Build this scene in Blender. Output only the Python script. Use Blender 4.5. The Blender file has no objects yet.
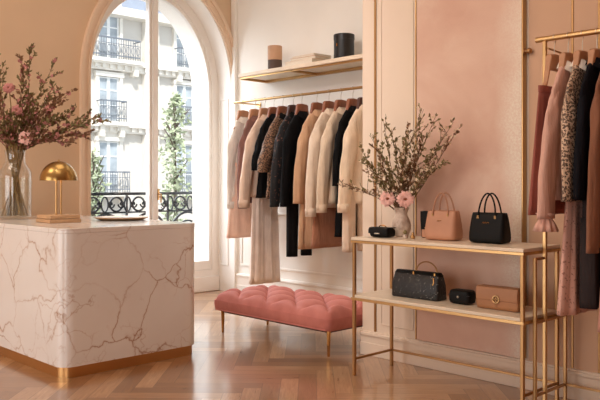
import bpy, bmesh, math, random
from mathutils import Vector, Matrix
from math import sin, cos, pi, radians, sqrt, atan2
scene = bpy.context.scene
COL = scene.collection
random.seed(7)

# ------------------------------------------------------------------ helpers
def lin(c):
    return tuple(((v/255)/12.92 if v/255 <= .04045 else ((v/255+.055)/1.055)**2.4) for v in c) + (1.0,)

class MB:
    """collects geometry for ONE mesh object"""
    def __init__(s): s.v = []; s.f = []
    def add(s, vs, fs):
        o = len(s.v); s.v += [tuple(v) for v in vs]; s.f += [tuple(i+o for i in f) for f in fs]; return s
    def box(s, x0, x1, y0, y1, z0, z1):
        vs = [(x0,y0,z0),(x1,y0,z0),(x1,y1,z0),(x0,y1,z0),(x0,y0,z1),(x1,y0,z1),(x1,y1,z1),(x0,y1,z1)]
        return s.add(vs, [(0,3,2,1),(4,5,6,7),(0,1,5,4),(1,2,6,5),(2,3,7,6),(3,0,4,7)])
    def rings(s, rs, cap0=True, cap1=True, closed=False):
        n = len(rs[0]); vs = [p for r in rs for p in r]; fs = []
        m = len(rs)
        for i in range(m if closed else m-1):
            a, b = i*n, ((i+1) % m)*n
            for j in range(n):
                k = (j+1) % n
                fs.append((a+j, a+k, b+k, b+j))
        if not closed:
            if cap0: fs.append(tuple(range(n-1, -1, -1)))
            if cap1: fs.append(tuple((m-1)*n+j for j in range(n)))
        return s.add(vs, fs)
    def tube(s, pts, r, n=8, closed=False, flat=1.0, cap=True):
        pts = [Vector(p) for p in pts]; m = len(pts)
        if not isinstance(r, (list, tuple)): r = [r]*m
        T = []
        for i in range(m):
            a = pts[(i-1) % m] if (closed or i > 0) else pts[i]
            b = pts[(i+1) % m] if (closed or i < m-1) else pts[i]
            T.append((b-a).normalized())
        ref = Vector((0,0,1)) if abs(T[0].z) < .9 else Vector((1,0,0))
        nrm = (ref - T[0]*ref.dot(T[0])).normalized(); rs = []
        for i in range(m):
            nrm = (nrm - T[i]*nrm.dot(T[i]))
            if nrm.length < 1e-6: nrm = T[i].orthogonal()
            nrm.normalize(); bn = T[i].cross(nrm)
            rs.append([pts[i] + nrm*(r[i]*cos(2*pi*j/n)) + bn*(r[i]*flat*sin(2*pi*j/n)) for j in range(n)])
        return s.rings(rs, cap, cap, closed)
    def cyl(s, p0, p1, r, n=16): return s.tube([p0, p1], r, n)
    def lathe(s, prof, c=(0,0,0), n=32, cap0=True, cap1=True):
        return s.rings([[(c[0]+r*cos(2*pi*j/n), c[1]+r*sin(2*pi*j/n), c[2]+z) for j in range(n)] for r, z in prof], cap0, cap1)
    def ball(s, c, r, n=10, m=7, sz=1.0):
        return s.lathe([(max(r*sin(pi*i/m), r*.02), -r*sz*cos(pi*i/m)) for i in range(m+1)], c, n)
    def poly(s, pts): return s.add(pts, [tuple(range(len(pts)))])
    def build(s, name, mat, parent=None, loc=None, smooth=True, bevel=0, angle=35, subsurf=0, seg=2):
        me = bpy.data.meshes.new(name); me.from_pydata(s.v, [], s.f)
        bm = bmesh.new(); bm.from_mesh(me); bmesh.ops.recalc_face_normals(bm, faces=bm.faces); bm.to_mesh(me); bm.free()
        o = bpy.data.objects.new(name, me); COL.objects.link(o)
        if mat: me.materials.append(mat)
        if parent: o.parent = parent
        if loc: o.location = loc
        if smooth:
            me.polygons.foreach_set('use_smooth', [True]*len(me.polygons))
            if angle < 180:
                try: me.set_sharp_from_angle(angle=radians(angle))
                except Exception: pass
        if bevel:
            b = o.modifiers.new('bevel', 'BEVEL'); b.width = bevel; b.segments = seg; b.limit_method = 'ANGLE'; b.angle_limit = radians(40)
        if subsurf:
            b = o.modifiers.new('sub', 'SUBSURF'); b.levels = subsurf; b.render_levels = subsurf
        return o

def tag(o, label=None, cat=None, group=None, kind=None):
    if label: o['label'] = label
    if cat: o['category'] = cat
    if group: o['group'] = group
    if kind: o['kind'] = kind
    return o
def thing(name, label, cat, loc=(0,0,0), rz=0, group=None):
    o = bpy.data.objects.new(name, None); COL.objects.link(o); o.empty_display_size = .05
    o.location = loc; o.rotation_euler = (0,0,rz)
    return tag(o, label, cat, group)
def struct(o): o['kind'] = 'structure'; return o
def dup(root, loc, rz, label=None):
    r = root.copy(); COL.objects.link(r); r.location = loc; r.rotation_euler = (0,0,rz)
    if label: r['label'] = label
    for ch in [o for o in bpy.data.objects if o.parent == root]:
        c = ch.copy(); COL.objects.link(c); c.parent = r
        for g in [o for o in bpy.data.objects if o.parent == ch]:
            d = g.copy(); COL.objects.link(d); d.parent = c
    return r
def catmull(P, k):
    P = [Vector(p) for p in P]; out = []
    for i in range(len(P)-1):
        p0 = P[max(i-1,0)]; p1 = P[i]; p2 = P[i+1]; p3 = P[min(i+2,len(P)-1)]
        for j in range(k):
            t = j/k
            out.append(.5*((2*p1)+(p2-p0)*t+(2*p0-5*p1+4*p2-p3)*t*t+(3*p1-p0-3*p2+p3)*t*t*t))
    out.append(P[-1]); return out
def arc(c, r, a0, a1, n, plane='xz', ry=None):
    ry = ry or r; out = []
    for i in range(n+1):
        a = a0+(a1-a0)*i/n; u, w = r*cos(a), ry*sin(a)
        out.append((c[0]+u, c[1], c[2]+w) if plane == 'xz' else ((c[0], c[1]+u, c[2]+w) if plane == 'yz' else (c[0]+u, c[1]+w, c[2])))
    return out
def rrect(hx, hy, r, n=5, c=(0,0)):
    pts = []
    for (sx, sy, a) in ((1,1,0),(-1,1,pi/2),(-1,-1,pi),(1,-1,1.5*pi)):
        for i in range(n+1):
            t = a+pi/2*i/n
            pts.append((c[0]+sx*(hx-r)+r*cos(t), c[1]+sy*(hy-r)+r*sin(t)))
    return pts

# ------------------------------------------------------------------ materials
class NT:
    def __init__(s, name):
        s.m = bpy.data.materials.new(name); s.m.use_nodes = True; s.t = s.m.node_tree; s.n = s.t.nodes
        s.n.clear(); s.out = s.n.new('ShaderNodeOutputMaterial'); s.p = s.n.new('ShaderNodeBsdfPrincipled')
        s.L(s.p.outputs[0], s.out.inputs[0]); s._c = None
    def L(s, a, b): s.t.links.new(a, b)
    def put(s, inp, v):
        if hasattr(v, 'is_output') or isinstance(v, bpy.types.NodeSocket): s.L(v, inp)
        else: inp.default_value = v
    def obj(s):
        if not s._c: s._c = s.n.new('ShaderNodeTexCoord').outputs['Object']
        return s._c
    def geo(s): return s.n.new('ShaderNodeNewGeometry').outputs['Position']
    def map(s, v, scale=(1,1,1), rot=(0,0,0), loc=(0,0,0)):
        m = s.n.new('ShaderNodeMapping'); s.L(v, m.inputs[0]); m.inputs['Scale'].default_value = scale; m.inputs['Rotation'].default_value = rot; m.inputs['Location'].default_value = loc
        return m.outputs[0]
    def noise(s, v, scale, detail=3, rough=.5, dist=0):
        n = s.n.new('ShaderNodeTexNoise'); s.L(v, n.inputs['Vector']); n.inputs['Scale'].default_value = scale; n.inputs['Detail'].default_value = detail
        n.inputs['Roughness'].default_value = rough; n.inputs['Distortion'].default_value = dist; return n.outputs['Fac']
    def noisec(s, v, scale, detail=3):
        n = s.n.new('ShaderNodeTexNoise'); s.L(v, n.inputs['Vector']); n.inputs['Scale'].default_value = scale; n.inputs['Detail'].default_value = detail; return n.outputs['Color']
    def voro(s, v, scale, feature='F1', rnd=1):
        n = s.n.new('ShaderNodeTexVoronoi'); n.feature = feature; s.L(v, n.inputs['Vector']); n.inputs['Scale'].default_value = scale; n.inputs['Randomness'].default_value = rnd
        return n.outputs['Distance']
    def ramp(s, f, stops, interp='LINEAR'):
        r = s.n.new('ShaderNodeValToRGB'); s.L(f, r.inputs[0]); e = r.color_ramp.elements; r.color_ramp.interpolation = interp
        while len(e) < len(stops): e.new(.5)
        for i, (p, c) in enumerate(stops):
            e[i].position = p; e[i].color = c if len(c) == 4 else lin(c)
        return r.outputs[0]
    def mix(s, f, a, b, mode='MIX'):
        m = s.n.new('ShaderNodeMix'); m.data_type = 'RGBA'; m.blend_type = mode
        s.put(m.inputs['Factor'], f); s.put(m.inputs[6], a); s.put(m.inputs[7], b); return m.outputs[2]
    def math(s, op, a, b=0.0, c=None):
        m = s.n.new('ShaderNodeMath'); m.operation = op; s.put(m.inputs[0], a); s.put(m.inputs[1], b)
        if c is not None: s.put(m.inputs[2], c)
        return m.outputs[0]
    def vadd(s, a, b):
        m = s.n.new('ShaderNodeVectorMath'); m.operation = 'ADD'; s.L(a, m.inputs[0]); s.L(b, m.inputs[1]); return m.outputs[0]
    def vscale(s, a, k):
        m = s.n.new('ShaderNodeVectorMath'); m.operation = 'SCALE'; s.L(a, m.inputs[0]); m.inputs['Scale'].default_value = k; return m.outputs[0]
    def bump(s, h, strength=.2, dist=.01):
        b = s.n.new('ShaderNodeBump'); s.L(h, b.inputs['Height']); b.inputs['Strength'].default_value = strength; b.inputs['Distance'].default_value = dist
        s.L(b.outputs[0], s.p.inputs['Normal'])
    def set(s, **k):
        names = dict(color='Base Color', rough='Roughness', metal='Metallic', sheen='Sheen Weight', coat='Coat Weight', coatr='Coat Roughness', spec='Specular IOR Level', sub='Subsurface Weight', trans='Transmission Weight', alpha='Alpha')
        for a, v in k.items(): s.put(s.p.inputs[names[a]], v)
        return s

def plain(name, c, rough=.6, var=.06, scale=6, bump=0.0, bscale=200, metal=0, **k):
    t = NT(name); n = t.noise(t.obj(), scale, 3); L = lin(c)
    d = tuple(max(0, v*(1-var*2)) for v in L[:3])+(1,); u = tuple(min(1, v*(1+var)) for v in L[:3])+(1,)
    t.set(color=t.ramp(n, [(.25, d), (.75, u)]), rough=rough, metal=metal, **k)
    if bump: t.bump(t.noise(t.obj(), bscale, 3), bump, .004)
    return t.m
def fabric(name, c, rough=.85, sheen=.08, wscale=260, var=.08, bump=.25):
    t = NT(name); L = lin(c); n = t.noise(t.obj(), 5, 4)
    d = tuple(v*(1-var*2) for v in L[:3])+(1,); u = tuple(min(1, v*(1+var)) for v in L[:3])+(1,)
    t.set(color=t.ramp(n, [(.3, d), (.7, u)]), rough=rough, sheen=sheen if max(c) > 60 else 0, spec=.3 if max(c) > 60 else .15)
    v = t.map(t.obj(), (7, 7, .9))
    h = t.math('ADD', t.math('MULTIPLY', t.noise(v, 4, 4, .6), 4.0), t.math('MULTIPLY', t.noise(t.obj(), wscale, 2), .25))
    t.bump(h, .34, .013); return t.m
def brass(name, c, rough=.28):
    t = NT(name); n = t.noise(t.obj(), 5, 3); L = lin(c)
    t.set(color=L, metal=1.0, rough=t.ramp(n, [(.3, (rough*.9,)*3+(1,)), (.7, (rough*1.15,)*3+(1,))])); return t.m

M = {}
M['wall'] = plain('peach_plaster', (222,192,160), .8, .02, 2, .06, 60)
M['niche'] = plain('ivory_plaster', (244,239,231), .8, .02, 2, .06, 60)
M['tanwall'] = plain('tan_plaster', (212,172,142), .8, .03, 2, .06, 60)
M['trimw'] = plain('ivory_paint', (244,238,230), .5, .02, 3)
M['casing'] = plain('casing_paint', (234,208,182), .5, .02, 3)
M['ceil'] = plain('ceiling_paint', (244,236,226), .9, .01, 2)
M['framew'] = plain('window_paint', (243,236,228), .4, .02, 3)
M['cream'] = plain('cream_panel', (232,211,190), .7, .02, 2, .05, 80)
M['brass'] = brass('brushed_brass', (200,162,112), .32)
M['brassd'] = brass('aged_brass', (178,138,94), .4)
M['gold'] = brass('polished_brass', (198,150,90), .26)
M['steel'] = brass('hook_steel', (200,190,175), .3)
M['iron'] = plain('wrought_iron', (34,37,42), .5, .1, 20)
M['slab'] = plain('honed_stone', (238,220,196), .35, .05, 6)
M['wood_hang'] = plain('hanger_wood', (146,84,52), .5, .2, 14)
M['wood_tan'] = plain('hanger_wood_light', (190,136,98), .5, .12, 14)
M['wood_dark'] = plain('hanger_wood_dark', (78,44,32), .5, .12, 14)

def m_marble():
    t = NT('veined_marble'); v = t.obj()
    w = t.vadd(v, t.vscale(t.noisec(v, 2.4, 6), .50))
    e1 = t.voro(w, 2.3, 'DISTANCE_TO_EDGE'); w2 = t.vadd(v, t.vscale(t.noisec(v, 5, 4), .3)); e2 = t.voro(w2, 4.2, 'DISTANCE_TO_EDGE')
    m1 = t.ramp(t.noise(v, 2.0, 2), [(.38, (0,0,0,1)), (.58, (1,1,1,1))]); m2 = t.ramp(t.noise(t.map(v, loc=(4,2,1)), 2.4, 2), [(.48, (0,0,0,1)), (.66, (1,1,1,1))])
    v1 = t.ramp(e1, [(0, (1,1,1,1)), (.006, (.7,.7,.7,1)), (.015, (.14,.14,.14,1)), (.04, (0,0,0,1))]); v2 = t.ramp(e2, [(0, (.8,.8,.8,1)), (.014, (.14,.14,.14,1)), (.04, (0,0,0,1))])
    a = t.math('MULTIPLY', v1, t.math('ADD', t.math('MULTIPLY', m1, .75), .12)); b = t.math('MULTIPLY', v2, m2)
    f = t.math('MINIMUM', t.math('ADD', a, t.math('MULTIPLY', b, .7)), 1.0)
    base = t.ramp(t.noise(v, 1.7, 4), [(.3, (240,236,232)), (.7, (247,246,244))])
    t.set(color=t.mix(f, base, lin((172,126,88))), rough=.16, coat=.3, coatr=.08); return t.m
M['plinth'] = brass('satin_brass', (206,158,104), .36)
M['marble'] = m_marble()

def m_floor():
    t = NT('oak_herringbone'); a = t.n.new('ShaderNodeAttribute'); a.attribute_name = 'plank'
    uv = t.n.new('ShaderNodeUVMap'); uv.uv_map = 'UVMap'
    sep = t.n.new('ShaderNodeSeparateColor'); t.L(a.outputs['Color'], sep.inputs[0]); r1, r2, r3 = sep.outputs
    off = t.n.new('ShaderNodeCombineXYZ'); t.L(t.math('MULTIPLY', r2, 40.0), off.inputs[0]); t.L(t.math('MULTIPLY', r3, 40.0), off.inputs[1])
    v = t.vadd(uv.outputs[0], off.outputs[0])
    g = t.noise(t.map(v, (2.2, 26, 1)), 2.0, 6, .62, 1.2); g2 = t.noise(t.map(v, (1.2, 5, 1)), 2.2, 3)
    base = t.ramp(r1, [(0, (156,116,82)), (.5, (198,155,114)), (1, (228,187,144))])
    c = t.mix(t.ramp(g, [(.3, (0,0,0,1)), (.72, (1,1,1,1))]), t.mix(1.0, base, lin((205,186,168)), 'MULTIPLY'), base)
    c = t.mix(t.math('MULTIPLY', g2, .28), c, lin((120,70,40)))
    su = t.n.new('ShaderNodeSeparateXYZ'); t.L(uv.outputs[0], su.inputs[0])
    W = .12; L = .72
    dv = t.math('MINIMUM', su.outputs[1], t.math('SUBTRACT', W, su.outputs[1])); du = t.math('MINIMUM', su.outputs[0], t.math('SUBTRACT', L, su.outputs[0]))
    e = t.math('MINIMUM', dv, du); gap = t.ramp(t.math('MULTIPLY', e, 100.0), [(.0, (1,1,1,1)), (.10, (.7,.7,.7,1)), (.26, (0,0,0,1))])
    t.set(color=t.mix(t.math('MULTIPLY', gap, .75), c, lin((66,38,22))), rough=t.ramp(g, [(.2, (.25,)*3+(1,)), (.8, (.38,)*3+(1,))]), spec=.6, coat=1.0, coatr=.14)
    h = t.math('SUBTRACT', t.math('MULTIPLY', g, .25), gap); t.bump(h, .25, .002); return t.m
M['floor'] = m_floor()

def m_pink():
    t = NT('pink_limewash'); v = t.obj()
    big = t.noise(v, 1.1, 4, .55, .6); mid = t.noise(v, 5, 5, .65, .8); fine = t.noise(v, 70, 4, .7)
    base = t.ramp(big, [(.3, (208,164,144)), (.5, (219,181,160)), (.70, (232,203,184))])
    base = t.mix(t.math('MULTIPLY', t.ramp(mid, [(.42, (0,0,0,1)), (.7, (1,1,1,1))]), .3), base, lin((226,190,170)))
    # pale rubbed patches, strongest towards the right-hand edge of the sheet (x grows to the right)
    sx = t.n.new('ShaderNodeSeparateXYZ'); t.L(v, sx.inputs[0])
    edge = t.ramp(t.math('ADD', sx.outputs[0], t.math('MULTIPLY', t.noise(v, 1.6, 3), .5)), [(.50, (0,0,0,1)), (.66, (1,1,1,1))])
    patch = t.math('MAXIMUM', edge, t.ramp(t.noise(t.map(v, loc=(3,1,7)), 1.5, 5, .6), [(.55, (0,0,0,1)), (.70, (.45,.45,.45,1))]))
    sp = t.ramp(fine, [(.42, (0,0,0,1)), (.6, (1,1,1,1))])
    f = t.math('MULTIPLY', patch, t.math('ADD', t.math('MULTIPLY', sp, .40), .50))
    t.set(color=t.mix(f, base, lin((240,228,210))), rough=.48, spec=.4)
    t.bump(t.math('ADD', t.math('MULTIPLY', mid, .6), t.math('MULTIPLY', fine, .5)), .35, .006); return t.m
M['pink'] = m_pink()

def m_velvet():
    t = NT('rose_velvet'); n = t.noise(t.obj(), 9, 4)
    t.set(color=t.ramp(n, [(.3, (176,100,88)), (.7, (194,118,106))]), rough=.75, sheen=.6); t.p.inputs['Sheen Tint'].default_value = lin((235,170,160))
    t.bump(t.noise(t.obj(), 300, 2), .12, .002); return t.m
M['velvet'] = m_velvet()

def m_leopard(name, ground, spot, mid, scale):
    t = NT(name); v = t.vadd(t.obj(), t.vscale(t.noisec(t.obj(), 18, 2), .03))
    d = t.voro(v, scale); c = t.ramp(d, [(.0, mid), (.26, mid), (.30, spot), (.50, spot), (.56, ground), (1, ground)])
    t.set(color=c, rough=.7, sheen=.1); t.bump(t.noise(t.map(t.obj(), (5,5,1)), 6, 3), .25, .01); return t.m
M['leopard'] = m_leopard('leopard_print', (160,120,90), (34,24,20), (96,66,48), 74)
M['sequin'] = m_leopard('dark_fleck_print', (216,184,156), (74,54,46), (146,114,92), 84)
def m_fleck(name, ground, fleck, scale, lo=.62):
    t = NT(name); n = t.noise(t.obj(), scale, 3, .6); t.set(color=t.ramp(n, [(lo, ground), (lo+.05, fleck)]), rough=.8, sheen=.1)
    t.bump(t.noise(t.map(t.obj(), (5,5,1)), 6, 3), .2, .01); return t.m
M['floral'] = m_fleck('dark_floral', (15,13,14), (120,74,60), 34, .60)
M['lace'] = m_fleck('rose_lace', (228,180,164), (176,122,108), 60, .58)

for k, c in dict(ivory=(240,230,218), mauve=(132,92,82), blush=(236,206,182), paleskirt=(250,230,216), peach=(244,206,184), black=(14,13,14), black2=(20,18,19), tancoat=(206,164,128), cream=(236,214,190), beige=(226,202,174), brown=(170,116,88), longcream=(230,204,178), oat=(236,210,180),
                 rose=(158,92,80), pinkb=(226,178,160), navy=(20,19,25), darkgrey=(58,50,50), browncoat=(140,92,68), palerose=(206,152,136)).items():
    M['f_'+k] = fabric('fabric_'+k, c)
M['blackleather'] = plain('black_leather', (11,10,10), .58, .1, 8, .3, 160, spec=.22)
M['tanleather'] = plain('tan_leather', (192,138,108), .5, .07, 6, .22, 160)
M['camel'] = plain('camel_leather', (170,118,80), .48, .06, 6, .2, 160)
def m_quilt():
    t = NT('black_sequin_cloth'); v = t.obj(); d = t.voro(v, 90); s = t.ramp(d, [(.12, (.75,.7,.62,1)), (.2, (.012,.011,.012,1))])
    pick = t.ramp(t.noise(v, 40, 1), [(.50, (0,0,0,1)), (.56, (1,1,1,1))])
    t.set(color=t.mix(pick, (.012,.011,.012,1), s), rough=.45); t.bump(t.voro(v, 60), .5, .004); return t.m
M['quilt'] = m_quilt()
M['blackbox'] = plain('black_lacquer', (26,24,25), .4, .1, 10)
M['tanbox'] = plain('tan_card', (204,160,126), .6, .05, 10)
M['darkbox'] = plain('umber_card', (88,68,58), .6, .05, 10)
M['paper'] = plain('book_cloth_cream', (240,224,206), .7, .05, 12)
M['paper2'] = plain('book_cloth_sand', (216,184,156), .7, .05, 12)
M['page'] = plain('book_pages', (236,224,206), .8, .04, 60)
def m_cer():
    t = NT('mottled_ceramic'); n = t.noise(t.obj(), 14, 5, .65); t.set(color=t.ramp(n, [(.35, (170,142,124)), (.6, (222,204,188))]), rough=.4); return t.m
M['ceramic'] = m_cer()
M['petal'] = plain('pink_petals', (244,190,178), .6, .12, 30)
M['petal2'] = plain('dusty_petals', (200,132,126), .7, .18, 30)
M['petalc'] = plain('flower_eye', (150,84,56), .8, .2, 80)
M['leaf'] = plain('olive_leaves', (136,122,76), .6, .22, 18)
M['leaf2'] = plain('bronze_leaves', (140,100,68), .6, .22, 18)
M['stem'] = plain('woody_stems', (112,78,52), .7, .15, 30)
M['greenstem'] = plain('cut_stems', (150,122,74), .6, .15, 30)
M['whitebud'] = plain('cream_buds', (240,216,186), .7, .1, 30)
M['treeleaf'] = plain('street_tree_leaves', (172,180,146), .7, .2, 2)
M['bark'] = plain('street_tree_bark', (92,80,66), .9, .15, 5)
def m_glass(name, tint=(1,1,1,1), rough=.0, f0=.02, power=4):
    t = NT(name); t.n.remove(t.p); tr = t.n.new('ShaderNodeBsdfTransparent'); tr.inputs[0].default_value = tint
    g = t.n.new('ShaderNodeBsdfGlossy'); g.inputs['Roughness'].default_value = rough
    lw = t.n.new('ShaderNodeLayerWeight'); lw.inputs[0].default_value = .35
    f = t.math('ADD', t.math('MULTIPLY', t.math('POWER', lw.outputs['Facing'], float(power)), .5), f0)
    m = t.n.new('ShaderNodeMixShader'); t.L(f, m.inputs[0]); t.L(tr.outputs[0], m.inputs[1]); t.L(g.outputs[0], m.inputs[2]); t.L(m.outputs[0], t.out.inputs[0]); return t.m
M['glass'] = m_glass('window_glass')
M['vaseglass'] = m_glass('vase_glass', (.985,.99,.99,1), .02, .06, 2)
M['water'] = m_glass('vase_water', (.95,.955,.93,1), .02, .03, 3)
def m_stone():
    t = NT('paris_limestone'); v = t.obj(); b = t.n.new('ShaderNodeTexBrick'); t.L(t.map(v, (1,1,1), (pi/2,0,pi/2)), b.inputs['Vector'])
    b.inputs['Color1'].default_value = lin((238,233,225)); b.inputs['Color2'].default_value = lin((230,224,215)); b.inputs['Mortar'].default_value = lin((205,199,190))
    b.inputs['Scale'].default_value = 1; b.inputs['Brick Width'].default_value = 1.5; b.inputs['Row Height'].default_value = .5; b.inputs['Mortar Size'].default_value = .012
    t.set(color=t.mix(t.math('MULTIPLY', t.noise(v, .8, 4), .2), b.outputs[0], lin((196,188,178))), rough=.9); return t.m
M['stone'] = m_stone()
M['stonetrim'] = plain('limestone_trim', (230,223,212), .9, .05, 2)
M['pane'] = plain('far_pane', (168,176,182), .15, .2, 1.2)
M['shutter'] = plain('far_window_frame', (232,232,230), .6, .03, 2)
M['fariron'] = plain('hazed_balcony_iron', (112,118,126), .7, .05, 3)  # iron lightened to imitate distance haze on the far balconies
M['zinc'] = plain('zinc_roof', (134,142,156), .6, .06, 2)
M['street'] = plain('asphalt', (150,148,145), .9, .05, 1)

# ------------------------------------------------------------------ the room (metres; x grows to the right along the display wall, y towards it)
WX = -7.28; NY = 5.92; DY = 4.51; PX = -3.935; CEIL = 4.3; BX = 3.2; BY = -3.2
# floor: oak herringbone, every board a quad with its own tone
def build_floor():
    W, L = .12, .72; vs, fs, uvs, cols = [], [], [], []
    rng = random.Random(3); c45 = cos(radians(45))
    def put(a0, a1, b0, b1, horiz):
        ca, cb = (a0+a1)/2, (b0+b1)/2
        cx, cy = (ca-cb)*c45-2.2, (ca+cb)*c45+1.4
        if not (-8.3 < cx < 3.9 and -3.9 < cy < 6.6): return
        i = len(vs)
        for a, b in ((a0,b0),(a1,b0),(a1,b1),(a0,b1)): vs.append(((a-b)*c45-2.2, (a+b)*c45+1.4, 0))
        fs.append((i,i+1,i+2,i+3))
        uvs.extend([(0,0),(L,0),(L,W),(0,W)] if horiz else [(0,W),(0,0),(L,0),(L,W)])
        c = (rng.random(), rng.random(), rng.random(), 1); cols.extend([c]*4)
    for k in range(-95, 95):
        for m in range(-8, 9):
            x = k*W+2*L*m; put(x, x+L, k*W, k*W+W, True)
            x = 2*L-W+k*W+2*L*m; put(x, x+W, k*W, k*W+L, False)
    me = bpy.data.meshes.new('floor'); me.from_pydata(vs, [], fs)
    ul = me.uv_layers.new(name='UVMap'); ca = me.color_attributes.new('plank', 'FLOAT_COLOR', 'CORNER')
    ul = me.uv_layers['UVMap']; ca = me.color_attributes['plank']
    for i in range(len(uvs)): ul.data[i].uv = uvs[i]; ca.data[i].color = cols[i]
    bm = bmesh.new(); bm.from_mesh(me)
    for co, no in (((-7.6,0,0),(-1,0,0)),((BX,0,0),(1,0,0)),((0,BY,0),(0,-1,0)),((0,NY+.02,0),(0,1,0))):
        bmesh.ops.bisect_plane(bm, geom=bm.verts[:]+bm.edges[:]+bm.faces[:], plane_co=co, plane_no=no, clear_outer=True)
    bm.to_mesh(me); bm.free(); me.materials.append(M['floor'])
    o = bpy.data.objects.new('floor', me); COL.objects.link(o); struct(o)
build_floor()
struct(MB().box(-8.0, BX+.2, BY-.2, NY+.2, CEIL, CEIL+.2).build('ceiling', M['ceil'], smooth=False))
struct(MB().box(BX, BX+.2, BY-.2, DY, -.05, CEIL).build('wall_right', M['wall'], smooth=False))
struct(MB().box(-8.0, BX, BY-.2, BY, -.05, CEIL).build('wall_back', M['wall'], smooth=False))
struct(MB().box(-7.93, PX, NY, NY+.2, -.05, CEIL).build('wall_niche', M['niche'], smooth=False))
struct(MB().box(PX, BX, DY, NY+.2, -.05, CEIL).build('wall_display', M['cream'], smooth=False))
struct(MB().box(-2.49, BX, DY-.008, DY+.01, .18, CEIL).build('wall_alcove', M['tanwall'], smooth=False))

YC = 4.92
def arch_pts(a, zs, b, yc=YC, n=36): return [(yc+a*cos(pi-pi*i/n), zs+b*sin(pi*i/n)) for i in range(n+1)]
def arch_slab(name, x0, x1, a, zs, b, zb, mat):
    m = MB(); y0, y1 = BY-.2, NY; P = arch_pts(a, zs, b)
    m.box(x0, x1, y0, YC-a, -.05, CEIL).box(x0, x1, YC+a, y1, -.05, CEIL).box(x0, x1, YC-a, YC+a, -.05, zb)
    for i in range(len(P)-1):
        (ya, za), (yb, z2) = P[i], P[i+1]
        m.add([(x0,ya,za),(x0,yb,z2),(x0,yb,CEIL),(x0,ya,CEIL),(x1,ya,za),(x1,yb,z2),(x1,yb,CEIL),(x1,ya,CEIL)],
              [(0,1,2,3),(7,6,5,4),(0,4,5,1),(3,2,6,7)])
    return struct(m.build(name, mat, smooth=True, angle=30))
def arch_band(m, x0, x1, a0, b0, a1, b1, zs, zb, n=36):
    P = [(YC-a0, zb)]+arch_pts(a0, zs, b0, n=n)+[(YC+a0, zb)]; Q = [(YC-a1, zb)]+arch_pts(a1, zs, b1, n=n)+[(YC+a1, zb)]
    rs = [[(x0,p[0],p[1]),(x1,p[0],p[1]),(x1,q[0],q[1]),(x0,q[0],q[1])] for p, q in zip(P, Q)]
    return m.rings(rs)
arch_slab('wall_left', -7.56, WX, .965, 2.48, 1.235, -.04, M['wall'])
arch_slab('wall_facade', -7.93, -7.60, .84, 2.46, 1.12, .2, M['trimw'])
struct(MB().box(-7.60, -7.56, BY-.2, YC-.965, -.05, CEIL).box(-7.60, -7.56, YC+.965, NY, -.05, CEIL).build('wall_core', M['wall'], smooth=False))
m = MB(); arch_band(m, WX, WX+.022, .965, 1.235, 1.06, 1.33, 2.48, .0); arch_band(m, WX, WX+.034, .985, 1.255, 1.0, 1.27, 2.48, .0); arch_band(m, WX, WX+.048, 1.045, 1.315, 1.085, 1.355, 2.48, .0)
struct(m.build('trim_1', M['casing'], smooth=True, angle=30))
m = MB(); arch_band(m, -7.56, WX+.002, .952, 1.222, .967, 1.237, 2.48, 0); struct(m.build('trim_13', M['trimw'], smooth=True, angle=30))
# window: arched fixed frame, two leaves, glass
win = struct(bpy.data.objects.new('window_1', None)); COL.objects.link(win); win.location = (-7.58, YC, .2)
def wloc(m): m.v = [(x+7.58, y-YC, z-.2) for x, y, z in m.v]; return m
m = MB(); arch_band(m, -7.62, -7.53, .855, 1.135, .966, 1.25, 2.46, .268); m.box(-7.62, -7.53, YC-.951, YC+.951, .19, .268)
wloc(m).build('frame', M['framew'], win, smooth=True, angle=30)
def leaf(sgn):
    m = MB(); n = 20; a0, b0, a1, b1 = .86, 1.14, .815, 1.09
    P = arch_pts(a0, 2.46, b0, n=40); Q = arch_pts(a1, 2.46, b1, n=40)
    idx = range(0, 20) if sgn < 0 else range(21, 41)
    e = (YC+sgn*a0, .27), (YC+sgn*a1, .27)
    p = [P[i] for i in idx]; q = [Q[i] for i in idx]
    if sgn < 0: p = [e[0]]+p; q = [e[1]]+q
    else: p = p+[e[0]]; q = q+[e[1]]
    m.rings([[(-7.605,u[0],u[1]),(-7.545,u[0],u[1]),(-7.545,w[0],w[1]),(-7.605,w[0],w[1])] for u, w in zip(p, q)])
    lo, hi = sorted((YC+sgn*.005, YC+sgn*.062)); m.box(-7.61, -7.535, lo, hi, .27, 3.52)
    lo, hi = sorted((YC+sgn*.05, YC+sgn*.818)); m.box(-7.602, -7.548, lo, hi, .272, .38)
    f = wloc(m).build('casement', M['framew'], win, smooth=True, angle=30)
    g = MB(); pts = [(YC+sgn*.03, .3)]+[(YC+sgn*.03, 3.5)]+sorted([u for u in Q if (u[0]-YC)*sgn > .03], key=lambda u: (u[0]-YC)*sgn)+[(YC+sgn*a1, .3)]
    k = len(pts); g.add([(-7.572,y,z) for y, z in pts]+[(-7.578,y,z) for y, z in pts], [tuple(range(k)), tuple(range(2*k-1,k-1,-1))]+[(i,(i+1)%k,k+(i+1)%k,k+i) for i in range(k)])
    wloc(g).build('pane', M['glass'], f, smooth=False)
leaf(-1); leaf(1)
m = MB(); m.box(-7.535, -7.505, YC-.03, YC+.03, .27, 3.56); wloc(m).build('astragal', M['framew'], win, bevel=.006)
m = MB(); m.box(-7.535, -7.50, YC+.03, YC+.055, 1.15, 1.28).tube([(-7.49,YC+.042,1.22),(-7.45,YC+.042,1.22),(-7.45,YC+.042,1.12)], .009, 8); wloc(m).build('handle', M['brass'], win)
struct(MB().box(-7.6, -7.5, YC-.95, YC+.95, .0, .189).build('trim_2', M['trimw'], bevel=.01))

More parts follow.
